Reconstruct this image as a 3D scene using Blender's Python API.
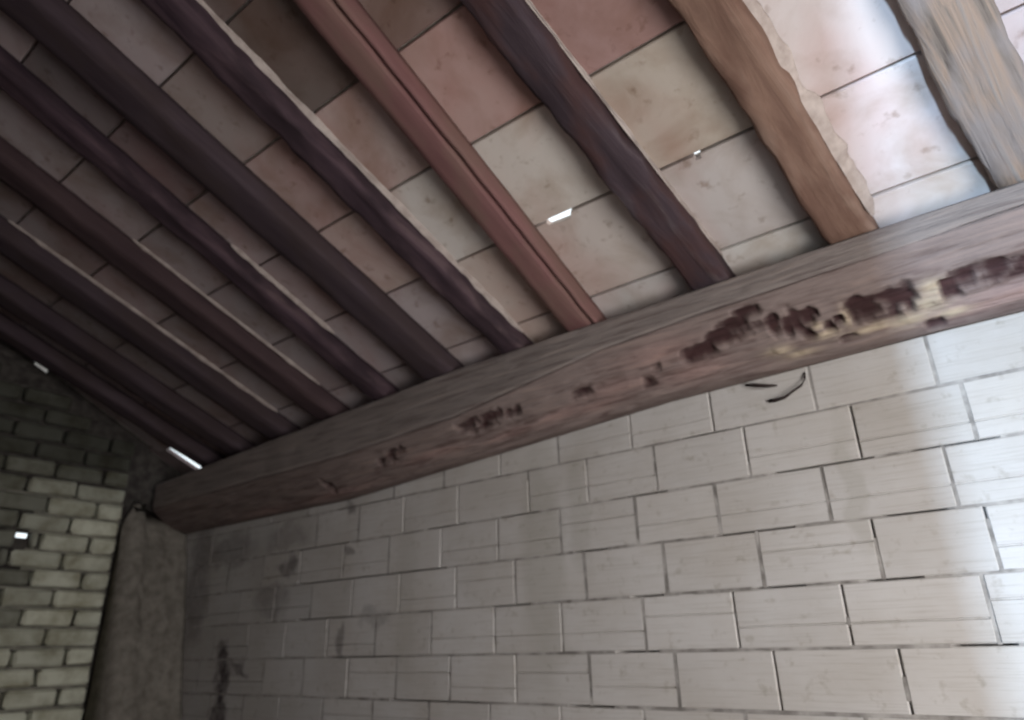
import bpy, bmesh, math, random
from mathutils import Vector, Matrix, noise
random.seed(7)
for o in list(bpy.data.objects): bpy.data.objects.remove(o, do_unlink=True)
S = bpy.context.scene
COL = S.collection

# ------------------------------------------------------------------ camera
D = 2.4                                    # distance to the back wall
R = Matrix(((0.788358, 0.6147865, -0.02300494),
            (-0.25546581, 0.29311595, -0.92131442),
            (-0.55966855, 0.73220257, 0.38813723)))      # world -> camera (x right, y down, z forward)
right, down, fwd = Vector(R[0]), Vector(R[1]), Vector(R[2])
cam = bpy.data.cameras.new('camera'); cam.sensor_width = 36; cam.lens = 683.75 / 1024 * 36
cam.clip_start = .02; cam.clip_end = 100
camo = bpy.data.objects.new('camera', cam); COL.objects.link(camo)
camo.matrix_world = Matrix((right, -down, -fwd)).transposed().to_4x4()
cam.dof.use_dof = True; cam.dof.focus_distance = 1.25; cam.dof.aperture_fstop = 2.6
S.camera = camo

# ------------------------------------------------------------------ world, lamps, exposure
world = bpy.data.worlds.new('sky'); S.world = world; world.use_nodes = True
bg = world.node_tree.nodes['Background']; bg.inputs[0].default_value = (.86, .95, 1, 1); bg.inputs[1].default_value = 1.6
S.view_settings.view_transform = 'Standard'; S.view_settings.look = 'None'
S.view_settings.exposure = 0; S.view_settings.gamma = 1; S.view_settings.use_curve_mapping = False

def area(name, loc, target, sx, sy, power, color):
    l = bpy.data.lights.new(name, 'AREA'); l.shape = 'RECTANGLE'; l.size = sx; l.size_y = sy
    l.energy = power; l.color = color
    o = bpy.data.objects.new(name, l); COL.objects.link(o); o.location = loc
    o.rotation_euler = (Vector(target) - Vector(loc)).to_track_quat('-Z', 'Y').to_euler()
    return o
RX = 1.15                                  # inner face of the right wall
area('doorway_daylight', (RX + .02, .78, -.1), (-3, 1.1, .1), .95, 1.5, 66, (1, .955, .93))
area('added_rear_light', (.85, -5.6, -1.3), (0, 2.1, .9), .22, .9, 680, (.55, .76, 1))  # added bluish lamp behind the camera, brightens the far right

# ------------------------------------------------------------------ helpers
def link(name, bm, mat, parent=None, M=None, smooth=False):
    me = bpy.data.meshes.new(name); bm.normal_update(); bm.to_mesh(me); bm.free()
    if smooth:
        for p in me.polygons: p.use_smooth = True
    me.materials.append(mat)
    o = bpy.data.objects.new(name, me); COL.objects.link(o)
    if parent: o.parent = parent
    if M is not None: o.matrix_world = M
    return o
def tag(o, label=None, cat=None, group=None, kind=None):
    for k, v in (('label', label), ('category', cat), ('group', group), ('kind', kind)):
        if v: o[k] = v
    return o
def bx(bm, x0, x1, y0, y1, z0, z1):
    v = [bm.verts.new(p) for p in ((x0,y0,z0),(x1,y0,z0),(x1,y1,z0),(x0,y1,z0),(x0,y0,z1),(x1,y0,z1),(x1,y1,z1),(x0,y1,z1))]
    for f in ((3,2,1,0),(4,5,6,7),(0,1,5,4),(1,2,6,5),(2,3,7,6),(3,0,4,7)): bm.faces.new([v[i] for i in f])
def fbm(p, o=4): return noise.fractal(Vector(p), 1.0, 2.0, o)
def sstep(a, b, x):
    t = min(1, max(0, (x - a) / (b - a))); return t * t * (3 - 2 * t)
def lerp(xs, ys, x):
    if x <= xs[0]: return ys[0]
    for i in range(1, len(xs)):
        if x <= xs[i]: return ys[i-1] + (ys[i] - ys[i-1]) * (x - xs[i-1]) / (xs[i] - xs[i-1])
    return ys[-1]
def slab(bm, us, vs, holes, P, t):
    """slab over a grid of cuts us x vs, open where a cell centre lies in a hole; P(u,v,w)->xyz, w in 0..t"""
    us = sorted(set(us + [h[0] for h in holes] + [h[1] for h in holes]))
    vs = sorted(set(vs + [h[2] for h in holes] + [h[3] for h in holes]))
    def solid(i, j):
        if i < 0 or j < 0 or i >= len(us) - 1 or j >= len(vs) - 1: return False
        cu, cv = (us[i] + us[i+1]) / 2, (vs[j] + vs[j+1]) / 2
        return not any(h[0] < cu < h[1] and h[2] < cv < h[3] for h in holes)
    c = {}
    def V(i, j, w):
        if (i, j, w) not in c: c[(i, j, w)] = bm.verts.new(P(us[i], vs[j], w * t))
        return c[(i, j, w)]
    for i in range(len(us) - 1):
        for j in range(len(vs) - 1):
            if not solid(i, j): continue
            bm.faces.new([V(i,j,0), V(i,j+1,0), V(i+1,j+1,0), V(i+1,j,0)])
            bm.faces.new([V(i,j,1), V(i+1,j,1), V(i+1,j+1,1), V(i,j+1,1)])
            if not solid(i-1, j): bm.faces.new([V(i,j,0), V(i,j,1), V(i,j+1,1), V(i,j+1,0)])
            if not solid(i+1, j): bm.faces.new([V(i+1,j,0), V(i+1,j+1,0), V(i+1,j+1,1), V(i+1,j,1)])
            if not solid(i, j-1): bm.faces.new([V(i,j,0), V(i+1,j,0), V(i+1,j,1), V(i,j,1)])
            if not solid(i, j+1): bm.faces.new([V(i,j+1,0), V(i,j+1,1), V(i+1,j+1,1), V(i+1,j+1,0)])
    bmesh.ops.recalc_face_normals(bm, faces=bm.faces)

# ------------------------------------------------------------------ materials
class Mat:
    def __init__(s, name, rough=.9):
        s.m = bpy.data.materials.new(name); s.m.use_nodes = True; s.nt = s.m.node_tree
        s.b = s.nt.nodes['Principled BSDF']; s.b.inputs['Roughness'].default_value = rough
        s.b.inputs['Specular IOR Level'].default_value = .25
        s.tc = s.nt.nodes.new('ShaderNodeTexCoord'); s.geo = s.nt.nodes.new('ShaderNodeNewGeometry')
    def coord(s, scale, obj=False):
        m = s.nt.nodes.new('ShaderNodeMapping'); m.inputs['Scale'].default_value = scale
        s.nt.links.new(s.tc.outputs['Object'] if obj else s.geo.outputs['Position'], m.inputs[0]); return m.outputs[0]
    def noise(s, co, sc, det=4, rough=.55, dist=0):
        n = s.nt.nodes.new('ShaderNodeTexNoise'); n.inputs['Scale'].default_value = sc; n.inputs['Detail'].default_value = det
        n.inputs['Roughness'].default_value = rough; n.inputs['Distortion'].default_value = dist
        s.nt.links.new(co, n.inputs['Vector']); return n.outputs[0]
    def ramp(s, src, stops):
        r = s.nt.nodes.new('ShaderNodeValToRGB'); e = r.color_ramp.elements
        while len(e) < len(stops): e.new(.5)
        for i, (p, c) in enumerate(stops):
            e[i].position = p; e[i].color = (c[0], c[1], c[2], 1) if isinstance(c, tuple) else (c, c, c, 1)
        s.nt.links.new(src, r.inputs[0]); return r.outputs[0]
    def mix(s, fac, a, b, mode='MIX'):
        m = s.nt.nodes.new('ShaderNodeMix'); m.data_type = 'RGBA'; m.blend_type = mode
        for v, i in ((fac, 0), (a, 6), (b, 7)):
            if isinstance(v, (int, float)): m.inputs[i].default_value = v
            elif isinstance(v, tuple): m.inputs[i].default_value = (*v, 1)
            else: s.nt.links.new(v, m.inputs[i])
        return m.outputs[2]
    def bump(s, src, strength, dist):
        b = s.nt.nodes.new('ShaderNodeBump'); b.inputs['Strength'].default_value = strength; b.inputs['Distance'].default_value = dist
        s.nt.links.new(src, b.inputs['Height'])
        prev = getattr(s, '_b', None)
        if prev: s.nt.links.new(prev, b.inputs['Normal'])
        s._b = b.outputs[0]; s.nt.links.new(s._b, s.b.inputs['Normal'])
    def blob(s, pts, wob=.05, sc=9):
        """0..1 mask round irregular spots: (x, y, z, rx, ry, rz, strength)"""
        n = s.nt.nodes.new('ShaderNodeTexNoise'); n.inputs['Scale'].default_value = sc; n.inputs['Detail'].default_value = 4
        s.nt.links.new(s.geo.outputs['Position'], n.inputs['Vector'])
        def vm(op, a, b):
            m = s.nt.nodes.new('ShaderNodeVectorMath'); m.operation = op
            for i, v in enumerate((a, b)):
                if isinstance(v, tuple): m.inputs[i].default_value = v
                elif v is not None: s.nt.links.new(v, m.inputs[i])
            return m
        d = vm('MULTIPLY', vm('SUBTRACT', n.outputs[1], (.5, .5, .5)).outputs[0], (wob*4,) * 3).outputs[0]
        P = vm('ADD', s.geo.outputs['Position'], d).outputs[0]; out = None
        for x, y, z, rx, ry, rz, st in pts:
            q = vm('DIVIDE', vm('SUBTRACT', P, (x, y, z)).outputs[0], (rx, ry, rz)).outputs[0]
            L = vm('LENGTH', q, None).outputs['Value']
            o = s.ramp(L, [(.55, st), (1, 0.0)])
            out = o if out is None else s.mix(1, out, o, 'LIGHTEN')
        return out
    def base(s, c):
        if isinstance(c, tuple): s.b.inputs['Base Color'].default_value = (*c, 1)
        else: s.nt.links.new(c, s.b.inputs['Base Color'])
        return s.m
    def objcolor(s):
        n = s.nt.nodes.new('ShaderNodeObjectInfo'); return n.outputs['Color']
    def attr(s, name):
        n = s.nt.nodes.new('ShaderNodeVertexColor'); n.layer_name = name; return n.outputs[0]

def m_block():
    k = Mat('whitewashed_block')
    n1 = k.noise(k.coord((1,1,1)), 2.6, 5); n2 = k.noise(k.coord((1,1,1)), 26, 4); n3 = k.noise(k.coord((2,2,55)), 3, 3)
    c = k.mix(1, k.objcolor(), k.ramp(n1, [(.3, (.84,.81,.77)), (.65, (1,1,1))]), 'MULTIPLY')
    c = k.mix(1, c, k.ramp(n2, [(.24, (.78,.76,.72)), (.40, (1,1,1))]), 'MULTIPLY')
    c = k.mix(1, c, k.ramp(n3, [(.25, (.87,.86,.84)), (.5, (1,1,1))]), 'MULTIPLY')
    st = k.blob([(-4.0,2.4,.0,.07,9,.12,.9),(-3.99,2.4,-.14,.09,9,.16,.95),(-4.0,2.4,-.34,.10,9,.22,.8),(-3.86,2.4,-.08,.13,9,.04,.7),(-4.42,2.4,.45,.16,9,.5,.45),(-3.45,2.4,.45,.14,9,.05,.6),
      (-4.1,2.4,.60,.35,9,.12,.4),(-3.6,2.4,.28,.2,9,.10,.35),(-3.5,2.4,.62,.25,9,.09,.3),(-2.95,2.4,.70,.05,9,.05,.6),(-2.93,2.4,.48,.05,9,.04,.6),(-2.95,2.4,.07,.04,9,.12,.5),(-2.72,2.4,.15,.12,9,.05,.3)])
    c = k.mix(k.mix(1, st, k.ramp(n2, [(.3, .5), (.6, 1.0)]), 'MULTIPLY'), c, (.045, .032, .036))
    sm = k.blob([(-1.70,2.4,.35,.13,9,.6,.35),(-1.5,2.4,.5,.07,9,.3,.25),(-.47,2.4,.45,.05,9,.25,.3),(-2.5,2.4,.2,.1,9,.5,.2)], .03)
    c = k.mix(sm, c, (.33, .31, .26))
    k.bump(n3, .35, .004); k.bump(n2, .3, .004)
    return k.base(c)
def m_mortar(name, a, b):
    k = Mat(name, .95); n = k.noise(k.coord((1,1,1)), 18, 5); k.bump(n, .6, .006)
    return k.base(k.ramp(n, [(.35, a), (.65, b)]))
def m_brick():
    k = Mat('old_limewashed_brick', .95)
    n1 = k.noise(k.coord((1,1,1)), 7, 5); n2 = k.noise(k.coord((1,1,1)), 45, 3)
    c = k.mix(1, k.objcolor(), k.ramp(n1, [(.3, (.5,.47,.4)), (.6, (1,1,1))]), 'MULTIPLY'); k.bump(n2, .5, .006)
    return k.base(c)
def m_tile():
    k = Mat('limewashed_clay_tile', .85)
    n1 = k.noise(k.coord((1,1,1)), 4, 5, dist=.4); n2 = k.noise(k.coord((1,1,1)), 17, 5); n3 = k.noise(k.coord((1.3,.8,1)), 2.1, 3)
    c = k.mix(1, k.objcolor(), k.ramp(n3, [(.45, (1,1,1)), (.68, (.94,.80,.78))]), 'MULTIPLY')
    c = k.mix(1, c, k.ramp(n1, [(.28, (.70,.62,.55)), (.55, (1,1,1))]), 'MULTIPLY')
    c = k.mix(1, c, k.ramp(n2, [(.26, (.66,.6,.55)), (.40, (1,1,1))]), 'MULTIPLY')
    k.bump(n2, .4, .006)
    return k.base(c)
def m_wood(name, stops, grain=22, bumpd=.008, patch=None, rough=.85):
    k = Mat(name, rough)
    g = k.noise(k.coord((grain/5, .35, grain/5), True), 5, 6, .6, .6); p = k.noise(k.coord((1,.45,1), True), 7, 4)
    c = k.ramp(g, stops)
    if patch: c = k.mix(k.ramp(p, [(.45, 0), (.62, 1)]), c, patch)
    k.bump(g, .7, bumpd); k.bump(p, .4, bumpd)
    return k.base(c)
M_BLOCK = m_block(); M_BRICK = m_brick(); M_TILE = m_tile()
M_MORT = m_mortar('whitewashed_mortar', (.20,.185,.17), (.45,.425,.40))
M_BJ = m_mortar('grimy_brick_joint', (.15,.145,.12), (.27,.26,.215))
M_DARKM = m_mortar('dark_mortar', (.035,.03,.028), (.08,.072,.064))  # darkest mortar tone, for wall cores and the strips near the roof
M_BED = m_mortar('lime_bed', (.30,.26,.23), (.50,.46,.42))
M_FILLET = m_mortar('lime_fillet', (.36,.30,.27), (.52,.45,.41))
M_PLAST = m_mortar('rough_grey_plaster', (.15,.135,.115), (.24,.22,.19))
M_FLOOR = m_mortar('earth_floor', (.12,.085,.075), (.18,.13,.115))
M_SIDE = m_mortar('dark_lime_plaster', (.17,.15,.15), (.24,.21,.21))  # even tone, kept dark to cut bounce light from the unseen walls
M_IRON = Mat('rusty_dark_twig').base((.03,.02,.018))
W_RED = m_wood('red_painted_wood', [(.3,(.145,.070,.068)),(.7,(.225,.115,.108))], 12, .005, (.18,.105,.090), .85)
W_DARK = m_wood('rough_dark_wood', [(.3,(.028,.018,.023)),(.55,(.060,.042,.050)),(.75,(.13,.105,.11))], 16, .016, (.065,.034,.034))
W_BROWN = m_wood('warm_brown_wood', [(.25,(.11,.062,.046)),(.5,(.22,.135,.10)),(.8,(.28,.20,.16))], 12, .014, (.16,.092,.068))
W_GREY = m_wood('weathered_streaked_wood', [(.32,(.05,.038,.034)),(.45,(.19,.155,.13)),(.56,(.30,.22,.17)),(.72,(.22,.205,.195))], 26, .014, (.24,.21,.20))
W_MIX = m_wood('dark_pink_stained_wood', [(.32,(.030,.018,.026)),(.6,(.085,.054,.064)),(.8,(.17,.12,.115))], 14, .014, (.038,.024,.03))
W_MID = m_wood('smoky_brown_wood', [(.3,(.038,.025,.032)),(.7,(.080,.058,.066))], 12, .008, (.055,.038,.04))
W_DIM = m_wood('reddish_brown_wood', [(.3,(.040,.024,.028)),(.7,(.082,.053,.055))], 12, .008)
def m_beam():
    k = Mat('rotten_beam_wood', .85)
    g = k.noise(k.coord((.9, 6, 14), True), 4, 6, .62, .5); p = k.noise(k.coord((1,1,1), True), 30, 4)
    c = k.mix(1, k.attr('tone'), k.ramp(g, [(.3,(.62,.56,.55)),(.5,(1,1,1)),(.72,(1.25,1.2,1.15))]), 'MULTIPLY')
    k.bump(g, .8, .012); k.bump(p, .4, .006)
    return k.base(c)
M_BEAM = m_beam()

# ------------------------------------------------------------------ roof geometry
TH = math.radians(26.9)
def zroof(y, h=0):                         # underside of the joists (h=0), of the tiles (h=HJ)
    return 1.17 - math.tan(TH) * (y - 2.12) + h / math.cos(TH)
HJ = .09
ZF = -1.5; LX = -4.65; FY = -.7

# ------------------------------------------------------------------ setting: floor, front and right walls
bm = bmesh.new(); bx(bm, LX - .3, RX + .3, FY - .2, D + .3, ZF - .1, ZF)
tag(link('floor', bm, M_FLOOR), 'dark earthen floor of the loft', kind='structure')
bm = bmesh.new(); slab(bm, [LX - .3, 0, RX + .25], [ZF, 0, zroof(FY, .07)], [(.205, 1.1, ZF, 1.1)], lambda u, v, w: (u, FY - w, v), .2)  # unseen wall, its distance and opening shaped to cut the bluish light edge
tag(link('wall_front', bm, M_SIDE), kind='structure')
bm = bmesh.new()
slab(bm, [FY, -.5, D + .07], [ZF, zroof(2.4, .07)], [(.28, 1.28, -.88, .68)],
     lambda u, v, w: (RX + w, u, v), .2)
# gable above the openings follows the roof slope
y0, y1 = FY, D + .07; zb = zroof(2.4, .07)
f = [bm.verts.new(p) for p in ((RX, y0, zb), (RX, y1, zb), (RX, y0, zroof(y0, .07)), (RX+.2, y0, zb), (RX+.2, y1, zb), (RX+.2, y0, zroof(y0, .07)))]
for q in ((0,1,2),(5,4,3),(0,2,5,3),(1,4,5,2),(0,3,4,1)): bm.faces.new([f[i] for i in q])
tag(link('wall_right', bm, M_SIDE), kind='structure')

# ------------------------------------------------------------------ back wall: slab, blocks, mortar
wb = bmesh.new()
slab(wb, [LX - .2, RX + .2], [ZF, 1.12], [], lambda u, v, w: (u, D + .068 + w, v), .16)
wall_back = tag(link('wall_back', wb, M_DARKM), 'whitewashed block wall under the roof beam', kind='structure')
ZC = [1.10, .905, .722, .536, .350, .165, -.022, -.205, -.39, -.575]     # bed joints, top down
PX = [None,
 [-2.621,-2.269,-1.919,-1.596,-1.241,-.898,-.53,-.166],
 [-2.537,-2.176,-1.761,-1.459,-1.15,-.79,-.426,-.107],
 [-2.637,-2.281,-1.937,-1.605,-1.253,-.926,-.553,-.199],
 [-2.548,-2.184,-1.849,-1.498,-1.154,-.801,-.44,-.14],
 [-3.071,-2.707,-2.333,-1.961,-1.62,-1.259,-.916,-.565,-.191],
 [-2.214,-1.854,-1.505,-1.153,-.81,-.445,-.08],
 [-2.336,-1.992,-1.643,-1.292,-.93,-.57,-.2], None]
def course_x(i):
    xs = list(PX[i]) if PX[i] else [-.3 - .175 * (i % 2) - .35 * k for k in range(6)][::-1]
    while xs[-1] < RX - .2: xs.append(xs[-1] + .355)
    while xs[0] > LX + .30: xs.insert(0, xs[0] - .35 + random.uniform(-.02, .02))
    return [LX - .02] + [x for x in xs if x > LX + .05]
DEEP = [((-3.149,.344),(-2.921,.342)),((-2.921,.342),(-2.278,.336)),((-3.037,-.02),(-2.809,-.019)),((-2.809,-.019),(-2.611,-.012)),
((-2.356,.545),(-2.162,.55)),((-2.283,.527),(-2.278,.336)),((-2.176,.692),(-2.169,.537)),((-1.918,.788),(-1.914,.713)),((-1.895,.531),(-1.758,.531)),
((-1.759,.635),(-1.757,.539)),((-2.219,.159),(-2.171,.169)),((-1.959,.163),(-1.814,.164)),((-1.515,.356),(-1.436,.356)),
((-1.346,-.022),(-1.246,-.022)),((-1.565,-.207),(-1.449,-.207)),((-1.266,.167),(-1.204,.17)),((-1.256,.540),(-1.157,.540)),((-.912,.132),(-.915,-.01)),
((-.805,-.04),(-.807,-.203)),((-.562,.134),(-.562,.104)),((-.56,-.002),(-.56,-.018)),((-.426,.701),(-.426,.539)),((-.89,.725),(-.993,.726)),((-.895,.827),(-.897,.73)),
((-.79,.707),(-.79,.626)),((-.248,.535),(-.094,.533)),((-.679,.54),(-.431,.54)),((-.402,.536),(-.358,.536)),((-.915,.353),(-.839,.354)),((-.829,.353),(-.702,.353)),
((-.437,.348),(-.437,.321)),((-.367,.349),(-.258,.35)),((-.14,.351),(-.091,.348)),((-.46,.163),(-.375,.165)),((-.802,.164),(-.703,.167)),
((-.262,-.022),(-.182,-.022)),((-.445,-.045),(-.445,-.071)),((-.523,-.205),(-.502,-.205)),((-.454,-.202),(-.436,-.202)),((-3.337,.345),(-2.921,.345)),
((-3.312,.165),(-2.981,.17)),((-3.369,.53),(-2.981,.53)),((-3.029,.725),(-2.609,.722)),((-2.552,-.205),(-2.1,-.205))]
def deep(x, z, vert):
    b = 0
    for (a, c), (e, f) in DEEP:
        if (abs(a - e) < .05) != vert: continue
        dx, dz = e - a, f - c; L = dx * dx + dz * dz
        t = max(0, min(1, ((x - a) * dx + (z - c) * dz) / L)); d = math.hypot(x - a - t * dx, (z - c - t * dz))
        b = max(b, 1 - sstep(.012, .035, d))
    return b
def block_mesh(w, h, dpt, groove, g=.004):
    """a block with rounded arrises and, when groove is set, a scored line along its face"""
    bm = bmesh.new(); c = .004
    prof = [(dpt, 0), (c, 0), (0, c)]
    if groove: zg = h * groove; prof += [(0, zg - g), (.0055, zg - g*.2), (.0055, zg + g*.2), (0, zg + g)]
    prof += [(0, h - c), (c, h), (dpt, h)]
    n = len(prof); rings = []
    for x, ins in ((0, c), (c, 0), (w * .5, 0), (w - c, 0), (w, c)):
        rings.append([bm.verts.new((x, max(y, ins) , z)) for y, z in prof])
    for a, b in zip(rings, rings[1:]):
        for i in range(n - 1): bm.faces.new([a[i], b[i], b[i+1], a[i+1]])
    bm.faces.new(rings[0]); bm.faces.new(rings[-1][::-1])
    for v in bm.verts:                      # slight lumps
        if 0 < v.co.x < w: v.co.y += random.uniform(-.0012, .0012)
    bmesh.ops.recalc_face_normals(bm, faces=bm.faces)
    return bm
GR = {}
mort = bmesh.new()
def strip(bm, p0, p1, wd, P, depth, step=.02):
    L = math.dist(p0, p1); n = max(2, int(L / step)); ux, uz = (p1[0]-p0[0])/L, (p1[1]-p0[1])/L
    prev = None
    for k in range(n + 1):
        x = p0[0] + ux * L * k / n; z = p0[1] + uz * L * k / n; d = depth(x, z)
        cur = [bm.verts.new(P(x - uz * s * wd, z + ux * s * wd, d)) for s in (-1, 1)]
        if prev: bm.faces.new([prev[0], cur[0], cur[1], prev[1]])
        prev = cur
def mdepth(vert):
    def f(x, z):
        n = fbm((x * 5, z * 5, 3.1)); base = .002 + .005 * sstep(.0, .7, n) + (.006 if x < -2.2 else 0) * sstep(-.2, .5, n)
        if vert: base = .0006 + .0015 * sstep(-.2, .7, n)
        return base + .045 * deep(x, z, vert)
    return f
PB = lambda x, z, d: (x, D + d, z)
for i in range(len(ZC) - 1):
    zt, zb_ = ZC[i], ZC[i + 1]; xs = course_x(i)
    for a, b in zip(xs, xs[1:]):
        jw = .003
        pcs = [(a + jw, b - jw)]
        for l, r in pcs:
            gv = random.choice([0, .36, .36, .62, .3, 0]) if i < 8 else 0
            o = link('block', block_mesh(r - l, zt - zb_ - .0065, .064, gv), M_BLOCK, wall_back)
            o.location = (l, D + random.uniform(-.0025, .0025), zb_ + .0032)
            t = random.uniform(.93, 1.03); left_tone = 1 - .25 * sstep(-2.6, -4.3, l) if l > -2.6 else 1 - .25 * sstep(2.6, 4.3, -l); o.color = (.60 * t * left_tone, .58 * t * left_tone, .56 * t * left_tone, 1)  # blocks get darker toward the far left end
        if i > 0: strip(mort, (b, zb_), (b, zt), .006, PB, mdepth(True))
    if i > 0: strip(mort, (LX, zt), (RX, zt), .006, PB, mdepth(False))
bmesh.ops.recalc_face_normals(mort, faces=mort.faces)
tag(link('mortar', mort, M_MORT, wall_back), kind='stuff')

# ------------------------------------------------------------------ left wall: bricks
HL = [(1.405, 1.485, .652, .682), (1.31, 1.345, .53, .60)]
wl = bmesh.new()
def PL(u, v, w):
    z = min(v, zroof(u, HJ) + (-.004 if 1.29 < u < 1.37 else .026)); return (LX - .055 - w, u, z)
slab(wl, [FY + k * .1 for k in range(34)] + [1.285, 1.292, 1.368, 1.375, 2.095, 2.105, 2.355, 2.365], [ZF + k * .12 for k in range(46)], HL, PL, .035)
bmesh.ops.remove_doubles(wl, verts=wl.verts, dist=1e-5)
wall_left = tag(link('wall_left', wl, M_DARKM), 'rough brick wall at the left, darker near the roof', kind='structure')
PIT = .1045
row = 0; z = -.46
while z < 2.0:
    off = 1.67 if row % 2 else 1.80
    ys = sorted([off - .27 * k for k in range(6)] + [off + .27]);
    edges = [y for y in ys if y < 1.93] + [1.955]
    for a, b in zip(edges, edges[1:]):
        if b < .75 or b - a < .03: continue
        ja, jb = a + .006 + random.uniform(0, .006), b - .007
        if z + PIT > zroof(jb, HJ) - .02: continue
        jz0, jz1 = z + .008 + random.uniform(0, .004), z + PIT - .007
        hit = [h for h in HL if ja < h[1] and jb > h[0] and jz0 < h[3] and jz1 > h[2]]
        spans = [(ja, jb)]
        if hit: spans = [(ja, hit[0][0]), (hit[0][1], jb)]
        for p, q in spans:
            if q - p < .02: continue
            bm = bmesh.new(); bx(bm, 0, .066, 0, q - p, 0, jz1 - jz0)
            bmesh.ops.bevel(bm, geom=bm.edges[:], offset=.013, segments=1, affect='EDGES')
            for v in bm.verts: v.co += Vector([random.uniform(-.005, .005) for _ in range(3)])
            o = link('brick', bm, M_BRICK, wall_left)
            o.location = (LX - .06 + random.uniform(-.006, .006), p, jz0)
            darken = sstep(.70, 1.1, z + .1 * fbm((p * 3, z * 3, 9)))  # bricks get darker toward the roof and toward the near end
            darken = max(darken, .8 * (1 - sstep(1.42, 1.62, (p + q) / 2 + .3 * (.1 - min(z, .1)) )) * sstep(-.1, .25, z))
            t = random.uniform(.85, 1.1); s = 1 - .87 * darken
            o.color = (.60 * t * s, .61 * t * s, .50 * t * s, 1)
    row += 1; z += PIT
# mortar in the brick joints
bm = bmesh.new(); bs = bmesh.new(); z = -.46; row = 0
PLm = lambda y, zz, d: (LX - .012 - d, y, zz)
while z < 1.75:
    for y0_, y1_ in ((.7, 1.30), (1.47, 1.955)) if z > .45 and z < .8 else ((.7, 1.955),):
        y1_ = min(y1_, (1.17 + HJ / math.cos(TH) - z) / math.tan(TH) + 2.10)
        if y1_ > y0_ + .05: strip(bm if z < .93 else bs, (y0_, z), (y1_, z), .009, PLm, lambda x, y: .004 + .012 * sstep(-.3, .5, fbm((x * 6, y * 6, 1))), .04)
    z += PIT
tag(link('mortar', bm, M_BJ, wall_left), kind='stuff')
tag(link('mortar', bs, M_DARKM, wall_left), 'darker mortar near the roof', kind='stuff')

# ------------------------------------------------------------------ corner pier of rough plaster
bm = bmesh.new()
nz, ny = 60, 16; prev = None
def pier_x(z): return lerp([-1.5, -.35, .8, 1.0], [-4.16, -4.35, -4.60, -4.64], z)
for a in range(nz + 1):
    fa = a / nz; z = ZF + (.96 - ZF) * fa; ring = []
    top = sstep(.82, .96, z)
    zy = lambda y: ZF + (lerp([2.085, 2.125], [.93, .752], y) - .03 * sstep(2.0, 1.96, y) - ZF) * fa
    pts = [(LX + .003, 1.962 + .06*top)] + [(None, 1.965 + .05*top + (D - .004 - 1.965 - .05*top) * k / ny) for k in range(ny + 1)]
    for k, (x, y) in enumerate(pts):
        if x is None:
            u = (k - 1) / ny; rnd = .035 * (1 - sstep(0, .12, u))
            x = max(LX + .008, pier_x(z) - rnd - .05 * top - .035 * sstep(.7, 1, u) * 0 + .016 * fbm((y * 6, z * 5, 2)))
            for (cy, cz, rr, dd) in ((2.20, -.05, .05, .06), (2.29, -.27, .06, .07), (2.12, .55, .05, .02), (2.1, .42, .04, .02)):
                d = math.hypot(y - cy, (z - cz) * .8); x -= dd * (1 - sstep(0, rr, d))
            x = max(LX + .006, x)
        ring.append(bm.verts.new((x, y, zy(y))))
    ring.append(bm.verts.new((LX + .003, D - .004, zy(D))))
    if prev:
        for k in range(len(ring)):
            k2 = (k + 1) % len(ring); bm.faces.new([prev[k], prev[k2], ring[k2], ring[k]])
    else: bm.faces.new(ring[::-1])
    prev = ring
ctr = bm.verts.new((LX + .02, 2.0, .90))
for k in range(len(prev)): bm.faces.new([prev[k], prev[(k+1) % len(prev)], ctr])
bmesh.ops.recalc_face_normals(bm, faces=bm.faces)
tag(link('plastered_pier', bm, M_PLAST, smooth=True), 'rough grey plastered pier in the dark corner, between the brick wall and the block wall', 'pier')

# ------------------------------------------------------------------ ceiling: deck with gaps, then tiles
# joists: x of lower-left arris at y=2.12, slope dx/dy, width, material, roughness, wobble, label
J = [
 (.62, .15, .15, W_DIM, 1, None),
 (.113, .152, .168, W_GREY, 1.5, 'weathered grey-brown streaked roof joist, the rightmost, beside the brightest tiles'),
 (-.339, .140, .138, W_BROWN, 1.5, 'warm brown rough roof joist with a pale lime edge, second from the right'),
 (-.805, .150, .133, W_DARK, 1.5, 'very dark rough purplish roof joist between the red joist and the warm brown joist'),
 (-1.346, .062, .140, W_RED, .5, 'smooth reddish joist with a dark groove along its length, beside the lit roof gap'),
 (-1.695, .138, .112, W_MIX, 1.4, 'dark stained joist with a pale lime ridge, just left of the reddish joist'),
 (-2.155, .160, .175, W_MID, .7, 'broad smoky brown joist, second to the left of the reddish joist'),
 (-2.535, .143, .105, W_MIX, 1.2, 'thin dark joist with a broken edge, just left of the broad smoky joist'),
 (-2.982, .190, .155, W_DIM, .8, 'dull reddish-brown joist in the dim part, fourth to the left of the smooth reddish joist'),
 (-3.467, .225, .170, W_MID, .8, 'dark joist with a thin pale edge, third from the left wall'),
 (-3.919, .242, .15, W_MID, .9, 'dark joist, second from the left wall'),
 (-4.27, .25, .13, W_MID, .9, 'nearly black joist nearest to the left wall'),
]
def jx(j, y): return J[j][0] + J[j][1] * (y - 2.12)
YT = 2.30
rows = [2.30, 2.11, 1.775, 1.435, 1.10, .76, .43, .09, -.25]      # tile joints down the slope
HOLES = [(-1.225, -1.075, 1.765, 1.85), (-.615, -.585, 1.755, 1.80), (-4.80, -4.40, 2.08, 2.42)]
deck = bmesh.new()
nvec = Vector((0, math.sin(TH), math.cos(TH)))
def PD(u, v, w):
    p = Vector((u, v, zroof(v, HJ + .026))) + nvec * w; return p
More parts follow.
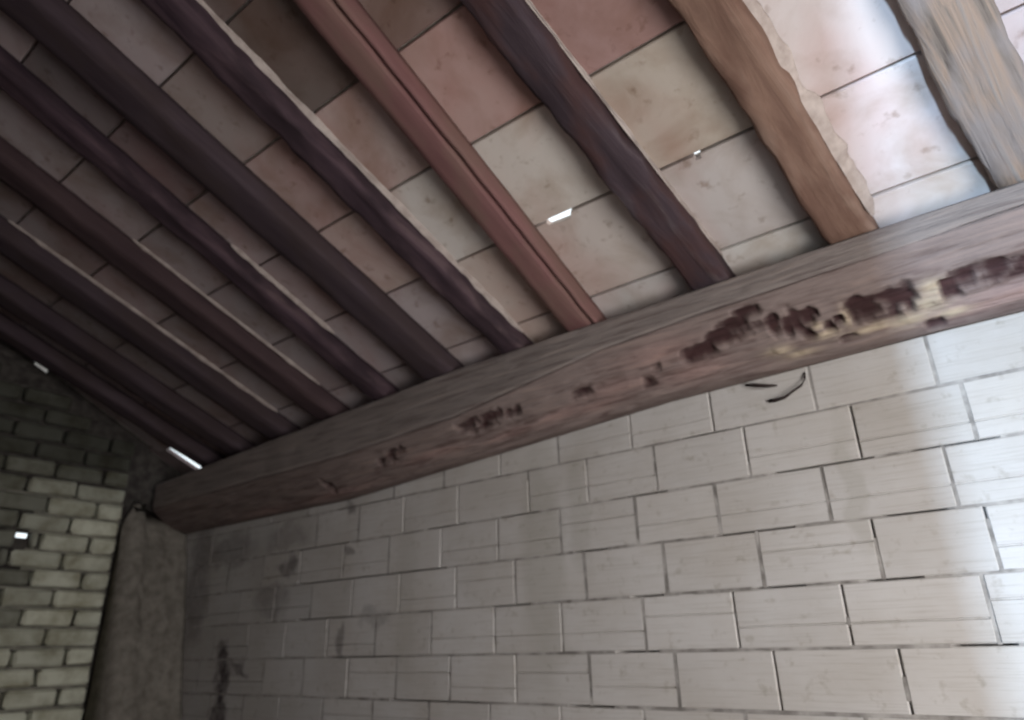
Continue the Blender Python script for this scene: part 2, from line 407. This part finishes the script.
slab(deck, [LX - .35, -4, -3, -2, -1, 0, RX + .4], [FY - .25, 0, 1, 2, D + .25], HOLES, PD, .012)
ceiling = tag(link('ceiling', deck, M_BED), 'sloping roof of clay tiles laid on timber joists', kind='structure')
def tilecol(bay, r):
    c = {(1,0):(.70,.67,.66),(1,1):(.74,.72,.73),(1,2):(.67,.61,.60),(1,3):(.6,.5,.46),(2,0):(.60,.58,.55),(2,1):(.52,.48,.46),(2,2):(.47,.41,.35),(2,3):(.36,.23,.21),  # first bay lighter: part of its daylight is put into the tile colour
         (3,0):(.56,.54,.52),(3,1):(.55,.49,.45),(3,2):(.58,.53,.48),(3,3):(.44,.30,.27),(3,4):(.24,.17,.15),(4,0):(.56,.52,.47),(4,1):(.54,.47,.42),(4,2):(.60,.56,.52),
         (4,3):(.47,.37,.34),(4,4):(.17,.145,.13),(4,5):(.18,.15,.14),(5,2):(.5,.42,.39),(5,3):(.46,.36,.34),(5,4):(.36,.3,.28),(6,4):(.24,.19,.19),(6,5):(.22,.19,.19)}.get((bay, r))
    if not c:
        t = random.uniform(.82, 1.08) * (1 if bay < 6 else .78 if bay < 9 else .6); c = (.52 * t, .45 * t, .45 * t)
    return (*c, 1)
nb = len(J)
for bay in range(0, nb + 1):                # bay b lies left of joist b (bay 1: between joists 2 and 1 ...)
    for r in range(len(rows) - 1):
        yb, ya = rows[r], rows[r + 1]       # yb nearer the back wall
        gap = .0038
        dj = random.uniform(-.004, .004)
        def cx(j, y, side):
            if j < 0: return RX
            if j >= nb: return LX + .012
            return jx(j, y) + J[j][2] * .5 + side * .003
        ay, by = ya + gap, yb - gap
        # polygon in (x,y): left joist is bay, right joist is bay-1
        L, Rj = bay, bay - 1
        poly = [(cx(L, ay, 1), ay), (cx(Rj, ay, -1), ay), (cx(Rj, by, -1), by), (cx(L, by, 1), by)]
        if bay == nb:
            if r == 0: poly = [(-4.455, ay), (cx(Rj, ay, -1), ay), (cx(Rj, by, -1), by), (-4.41, by)] if False else poly
        mid = (ay + by) / 2
        # (bay index uses joist list: bay b between joist b on its left and b-1 on its right)
        if bay == 4 and r == 2 and False: pass
        if bay == 4 and r == 1:             # chipped corner that lets the daylight through
            poly = [(cx(L, ay, 1), ay), (-1.185, ay), (-1.178, 1.794), (-1.092, 1.798), (-1.078, ay), (cx(Rj, ay, -1), ay), (cx(Rj, by, -1), by), (cx(L, by, 1), by)]
        if bay == nb and r == 0:
            poly = [(-4.45, ay), (cx(Rj, ay, -1), ay), (cx(Rj, by, -1), by), (-4.375, by)]
        if bay == 3 and r == 1:
            poly = [(cx(L, ay, 1), ay), (-.605, ay), (-.604, 1.793), (-.583, 1.792), (-.582, ay), (cx(Rj, ay, -1), ay), (cx(Rj, by, -1), by), (cx(L, by, 1), by)]
        bm = bmesh.new()
        cxm = sum(p[0] for p in poly) / len(poly); cym = sum(p[1] for p in poly) / len(poly)
        jt = [random.uniform(-.002, .003) if len(poly) == 4 else 0 for _ in poly]
        def T(x, y, h): return Vector((x, y, zroof(y, HJ))) + nvec * h
        b1 = [bm.verts.new(T(cxm + (x - cxm) * .985, cym + (y - cym) * .978, .0 + j)) for (x, y), j in zip(poly, jt)]
        b2 = [bm.verts.new(T(x, y, .005 + j)) for (x, y), j in zip(poly, jt)]
        b3 = [bm.verts.new(T(x, y, .0255)) for (x, y) in poly]
        n = len(poly)
        for A, B_ in ((b1, b2), (b2, b3)):
            for k in range(n): bm.faces.new([A[k], A[(k+1) % n], B_[(k+1) % n], B_[k]])
        bm.faces.new(b1[::-1]); bm.faces.new(b3); bmesh.ops.recalc_face_normals(bm, faces=bm.faces)
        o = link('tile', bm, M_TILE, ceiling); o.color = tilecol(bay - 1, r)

bm = bmesh.new()                            # broken bit of tile left on the wall side of the corner gap
q = [(LX - .05, 2.06), (-4.560, 2.06), (-4.540, 2.20), (-4.515, 2.36), (LX - .05, 2.36)]
lo = [bm.verts.new(Vector((x, y, zroof(y, HJ))) + nvec * .002) for x, y in q]; hi = [bm.verts.new(Vector((x, y, zroof(y, HJ))) + nvec * .0255) for x, y in q]
for k in range(5): bm.faces.new([lo[k], lo[(k+1) % 5], hi[(k+1) % 5], hi[k]])
bm.faces.new(lo[::-1]); bm.faces.new(hi); bmesh.ops.recalc_face_normals(bm, faces=bm.faces)
o = link('tile', bm, M_TILE, ceiling); o.color = (.2, .17, .17, 1)

# ------------------------------------------------------------------ joists
def zplate(x): return lerp([-4.6, -2.7, -1.9], [1.06, 1.14, 1.169], x)
def joist(j, ylo=-.66):
    x0, sl, w, mat, rg, label = J[j]
    hd = Vector((sl, 1, 0)); hd = Vector((sl, 1, -math.tan(TH))); Ld = hd.length; hd.normalize()
    nrm = nvec; ux = hd.cross(nrm).normalized()
    org = Vector((x0, 2.12, 1.17)); Mx = Matrix((ux, hd, nrm)).transposed().to_4x4(); Mx.translation = org
    bm = bmesh.new(); h = HJ - .003
    red = mat is W_RED
    prof = [(.0, h), (.0, h*.66), (.0, h*.33), (.001, .012), (.010, .001), (w*.25, 0), (w*.5, 0), (w*.75, 0)]
    prof += [(w - .034, .001), (w - .028, .020), (w - .018, .022), (w - .012, .006), (w, .016), (w, h*.4), (w, h*.7), (w, h)] if red else [(w - .012, .001), (w, .011), (w, h*.4), (w, h*.7), (w, h)]
    s0, s1 = (ylo - 2.12) * Ld, .165 * Ld; n = 110; prev = None; sd = j * 13.7
    for k in range(n + 1):
        s = s0 + (s1 - s0) * k / n
        if k == n: s = s1
        ring = []
        bow = .006 * rg * noise.noise(Vector((s * 1.3, sd, 0)))
        for q, (a, b) in enumerate(prof):
            amp = .0065 * rg * (1 if b < h * .9 else .3)
            dx = amp * fbm((s * 3.2, a * 22 + sd, b * 22)) + bow * 1.5 + .006 * rg * fbm((s * 9, sd + (3 if a > w * .5 else 0), 1)) * (1 if b < h*.9 else .5)
            dz = amp * .9 * fbm((s * 3.5 + 40, a * 25 + sd, 7))
            p = Vector((a + dx, s, b if b >= h * .99 else min(h - .01, max(-.012, b + dz))))
            wp = Mx @ p
            if wp.y > 2.085:                       # bird's-mouth where it sits on the wall plate
                zl = zplate(wp.x) + .0022
                if wp.z < zl: wp.z = zl; p = Mx.inverted() @ wp
            ring.append(bm.verts.new(p))
        if prev:
            for q in range(len(ring)):
                q2 = (q + 1) % len(ring); bm.faces.new([prev[q], prev[q2], ring[q2], ring[q]])
        else: bm.faces.new(ring)
        prev = ring
    bm.faces.new(prev[::-1]); bmesh.ops.recalc_face_normals(bm, faces=bm.faces)
    root = bpy.data.objects.new('roof_joist', None); COL.objects.link(root); root.matrix_world = Mx; root.empty_display_size = .1
    o = link('timber', bm, mat, smooth=True); o.parent = root
    tag(root, label or 'brown roof joist beyond the right edge, next to the right wall', 'joist', 'roof joists under the tiles')
    return root, w, Ld, sd
def fillet(rt, sa, sb, size, sd, side=1):
    """a ragged lime fillet in the corner between joist side and tiles"""
    root, w, Ld, _ = rt
    bm = bmesh.new(); n = int((sb - sa) / .02); prev = None
    for k in range(n + 1):
        s = sa + (sb - sa) * k / n; e = min(1, k / 3, (n - k) / 3)
        t = max(.004, size * (1 + .55 * fbm((s * 9, sd, 4))) * (.3 + .7 * e)); x = w + .0015 if side > 0 else -.0015
        ring = [bm.verts.new(p) for p in ((x, s, HJ - .004 - t * 1.0), (x + side * t * .45, s, HJ - .004 - t * .75), (x + side * t * .95, s, HJ - .012), (x + side * t, s, HJ - .004), (x, s, HJ - .004))]
        if prev:
            for q in range(5): bm.faces.new([prev[q], prev[(q+1) % 5], ring[(q+1) % 5], ring[q]])
        else: bm.faces.new(ring)
        prev = ring
    bm.faces.new(prev[::-1]); bmesh.ops.recalc_face_normals(bm, faces=bm.faces)
    o = link('mortar_fillet', bm, M_FILLET); o.parent = root
    tag(o, 'pale ragged lime fillet along the joist')
RT = [joist(j) for j in range(nb)]
fillet(RT[2], -1.6, .02, .034, 1); fillet(RT[5], -2.2, .0, .017, 2); fillet(RT[3], -1.4, -.02, .009, 3)
fillet(RT[7], -.95, -.35, .014, 5); fillet(RT[9], -1.6, -.02, .012, 6); fillet(RT[8], -1.2, -.1, .010, 8)

# ------------------------------------------------------------------ wall plate and rotten beam
beam = bpy.data.objects.new('wall_beam', None); COL.objects.link(beam); beam.location = (-1.9, 2.3, 1.0)
tag(beam, 'long weathered timber beam with rotten hollows, running along the top of the block wall', 'beam')
ZTx = ([-4.6,-2.7,-1.95,-1.2,-.8,.2], [.905,.915,.95,1.055,1.073,1.10]); ZBx = ([-4.5,-2.96,-1.04,-.1], [.765,.76,.875,.892])
XA, XB = -4.63, RX - .01
bm = bmesh.new(); n = 260; prev = None
for k in range(n + 1):
    x = XA + (XB - XA) * k / n; zt = lerp(*ZTx, x) + .006 * fbm((x * 2, 0, 0))
    yf = 2.122 + .006 * fbm((x * 1.7, 5, 0)); ring = []
    zp = zplate(x); zm = (zp + zt) / 2; pr = [(2.335, zp), (yf + .006, zp), (yf, zp - .007), (yf, zm + .004), (yf + .0015, zm), (yf + .001, zt + .008), (yf + .008, zt), (2.335, zt)]
    for q, (y, z) in enumerate(pr):
        ring.append(bm.verts.new((x + 1.9, y - 2.3 + (.003 * fbm((x * 6, z * 20, 1)) if 1 < q < 7 else 0), z - 1.0)))
    if prev:
        for q in range(8): bm.faces.new([prev[q], prev[(q+1) % 8], ring[(q+1) % 8], ring[q]])
    else: bm.faces.new(ring)
    prev = ring
bm.faces.new(prev[::-1]); bmesh.ops.recalc_face_normals(bm, faces=bm.faces)
cl = bm.loops.layers.float_color.new('tone')
for f in bm.faces:
    for l in f.loops: l[cl] = (.25, .215, .20, 1)
link('top_board', bm, M_BEAM, beam, smooth=False).matrix_parent_inverse = Matrix()

DARK = [(-.85,.40,.07,.10,1),(-.758,.30,.06,.10,1),(-.69,.22,.05,.09,1),(-.635,.13,.05,.07,1),(-.70,.33,.07,.09,.9),(-.60,.30,.06,.06,.7),(-.565,.36,.022,.13,1),(-.53,.43,.016,.15,1),(-.497,.40,.020,.17,1),(-.462,.38,.026,.11,1),(-.475,.55,.02,.07,.9),
 (-.435,.36,.012,.05,.8),(-.41,.54,.016,.07,1),(-.375,.50,.018,.05,1),(-.369,.73,.03,.035,.9),(-.315,.46,.035,.14,1),(-.275,.46,.04,.14,1),(-.235,.47,.04,.14,1),(-.20,.44,.04,.13,1),(-.165,.43,.022,.13,1),(-.17,.58,.014,.10,1),(-.245,.62,.05,.05,.6),
 (-.122,.87,.028,.06,1),(-.055,.52,.03,.13,1),(-.01,.46,.05,.12,.95),(.05,.47,.06,.12,.9),(.12,.51,.08,.12,.9),(.22,.5,.1,.12,.9),(.35,.5,.1,.12,.9),(.5,.5,.1,.12,.8),
 (-1.906,.20,.07,.10,.8),(-1.793,.22,.07,.09,.8),(-1.85,.33,.10,.06,.7),(-1.678,.29,.05,.07,.7),(-1.404,.47,.03,.05,.5),(-1.345,.41,.05,.07,.7),(-1.28,.38,.04,.06,.5),(-2.377,.23,.07,.08,.6),(-2.462,.33,.08,.09,.7),(-2.95,.5,.03,.2,.6),(-1.073,.55,.03,.10,.6),(-1.02,.42,.025,.06,.5)]
PALE = [(-.585,.66,.05,.06),(-.531,.78,.06,.05),(-.43,.62,.05,.04),(-.294,.70,.08,.05),(-.19,.72,.06,.08),(-.12,.62,.05,.10),(-.10,.45,.035,.10),(-.07,.78,.05,.05),(-.439,.50,.02,.04),(-.35,.5,.015,.12)]
PINK = [(-.01,.80,.12,.12),(.10,.75,.14,.12),(.3,.78,.2,.12),(-1.318,.66,.14,.10),(-1.488,.6,.14,.10),(-1.2,.5,.16,.12),(-.9,.62,.14,.15),(-1.0,.25,.16,.15),(-1.75,.6,.15,.08),(-3.0,.75,.3,.15),(-3.6,.8,.3,.15),(-2.2,.5,.2,.1)]
def prof(x, t):
    """t 0..1 runs from the top front arris round the belly to the wall"""
    zt, zb2 = lerp(*ZTx, x) - .002, lerp(*ZBx, x)
    a = t * math.pi / 2
    # super-elliptic belly between front face and wall
    yc, zc = 2.395, zt
    lin_y, lin_z = 2.13 + (2.395 - 2.13) * t, zt + (zb2 - zt) * t
    bul = .032 * math.sin(math.pi * t) ** .8
    nx = Vector((zb2 - zt, -(2.395 - 2.13))).normalized()      # outward (towards -y,-z)
    return lin_y + nx.x * bul, lin_z + nx.y * bul
bm = bmesh.new(); nx_, nt = 820, 34; cols = {}; prev = None
for k in range(nx_ + 1):
    x = XA - .02 + (XB - XA + .02) * k / nx_; ring = []
    for q in range(nt + 1):
        t = q / nt; y, z = prof(x, t)
        dk = max([0] + [a * math.exp(-((x - cx) / rx) ** 4 - ((t - ct) / rt) ** 4) for cx, ct, rx, rt, a in DARK if abs(x - cx) < rx * 2.2 and abs(t - ct) < rt * 2.2])
        wob = .5 * fbm((x * 22, t * 7, 3)); dk = sstep(.15, .95, dk + wob * (1 if dk > .05 else .0))
        pl = max([0] + [math.exp(-((x - cx) / rx) ** 2 - ((t - ct) / rt) ** 2) for cx, ct, rx, rt in PALE if abs(x - cx) < rx * 3])
        pk = max([0] + [math.exp(-((x - cx) / rx) ** 2 - ((t - ct) / rt) ** 2) for cx, ct, rx, rt in PINK if abs(x - cx) < rx * 3])
        edge = min(1, t * 8) * min(1, (1 - t) * 8)
        disp = (.010 * fbm((x * 3, t * 5, 0), 5) + .009 * fbm((x * 4, t * 16, 6), 4)) * edge - .020 * dk * edge - .010 * pl * fbm((x * 20, t * 20, 2)) 
        zt, zb2 = lerp(*ZTx, x), lerp(*ZBx, x)
        nn = Vector((zb2 - zt, -.265)).normalized()
        v = bm.verts.new((x + 1.9, min(y + nn.x * disp, 2.396) - 2.3, z + nn.y * disp - 1.0)); ring.append(v)
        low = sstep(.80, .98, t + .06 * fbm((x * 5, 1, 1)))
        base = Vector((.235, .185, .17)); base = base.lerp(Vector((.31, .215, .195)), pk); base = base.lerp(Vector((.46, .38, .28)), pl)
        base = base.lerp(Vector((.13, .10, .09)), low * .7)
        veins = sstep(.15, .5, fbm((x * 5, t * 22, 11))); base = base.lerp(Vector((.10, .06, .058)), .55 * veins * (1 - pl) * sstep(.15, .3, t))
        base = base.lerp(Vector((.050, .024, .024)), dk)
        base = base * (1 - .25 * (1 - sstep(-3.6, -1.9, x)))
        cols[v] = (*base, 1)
    ring.append(bm.verts.new((x + 1.9, 2.396 - 2.3, lerp(*ZTx, x) - .003 - 1.0))); cols[ring[-1]] = (.2, .17, .15, 1)
    if prev:
        for q in range(len(ring)):
            q2 = (q + 1) % len(ring); bm.faces.new([prev[q], prev[q2], ring[q2], ring[q]])
    else: bm.faces.new(ring)
    prev = ring
bm.faces.new(prev[::-1]); bmesh.ops.recalc_face_normals(bm, faces=bm.faces)
cl = bm.loops.layers.float_color.new('tone')
for f in bm.faces:
    for l in f.loops: l[cl] = cols[l.vert]
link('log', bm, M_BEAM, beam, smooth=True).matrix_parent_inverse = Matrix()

# ------------------------------------------------------------------ small twigs poking out under the beam
def tube(pts, r):
    bm = bmesh.new(); prev = None
    for i, p in enumerate(pts):
        p = Vector(p); d = (Vector(pts[min(i+1, len(pts)-1)]) - Vector(pts[max(i-1, 0)])).normalized()
        a = d.orthogonal().normalized(); b = d.cross(a); rr = r[i]
        ring = [bm.verts.new(p + (a * math.cos(q) + b * math.sin(q)) * rr) for q in [k * math.pi / 3 for k in range(6)]]
        if prev:
            for k in range(6): bm.faces.new([prev[k], prev[(k+1) % 6], ring[(k+1) % 6], ring[k]])
        else: bm.faces.new(ring[::-1])
        prev = ring
    bm.faces.new(prev); bmesh.ops.recalc_face_normals(bm, faces=bm.faces); return bm
o = link('twig', tube([(-.680, 2.392, .79), (-.655, 2.385, .786), (-.62, 2.378, .786), (-.59, 2.374, .80), (-.558, 2.376, .815), (-.545, 2.385, .838), (-.543, 2.394, .865)], [.006, .007, .005, .004, .004, .0035, .003]), M_IRON, smooth=True)
tag(o, 'small dark hooked twig against the block wall just under the rotten beam', 'twig')
o = link('twig', tube([(-.75, 2.385, .868), (-.71, 2.37, .852), (-.67, 2.372, .84), (-.64, 2.385, .838)], [.004, .007, .006, .003]), M_IRON, smooth=True)
tag(o, 'short straight dark splinter under the beam, just left of and above the hooked twig', 'twig')
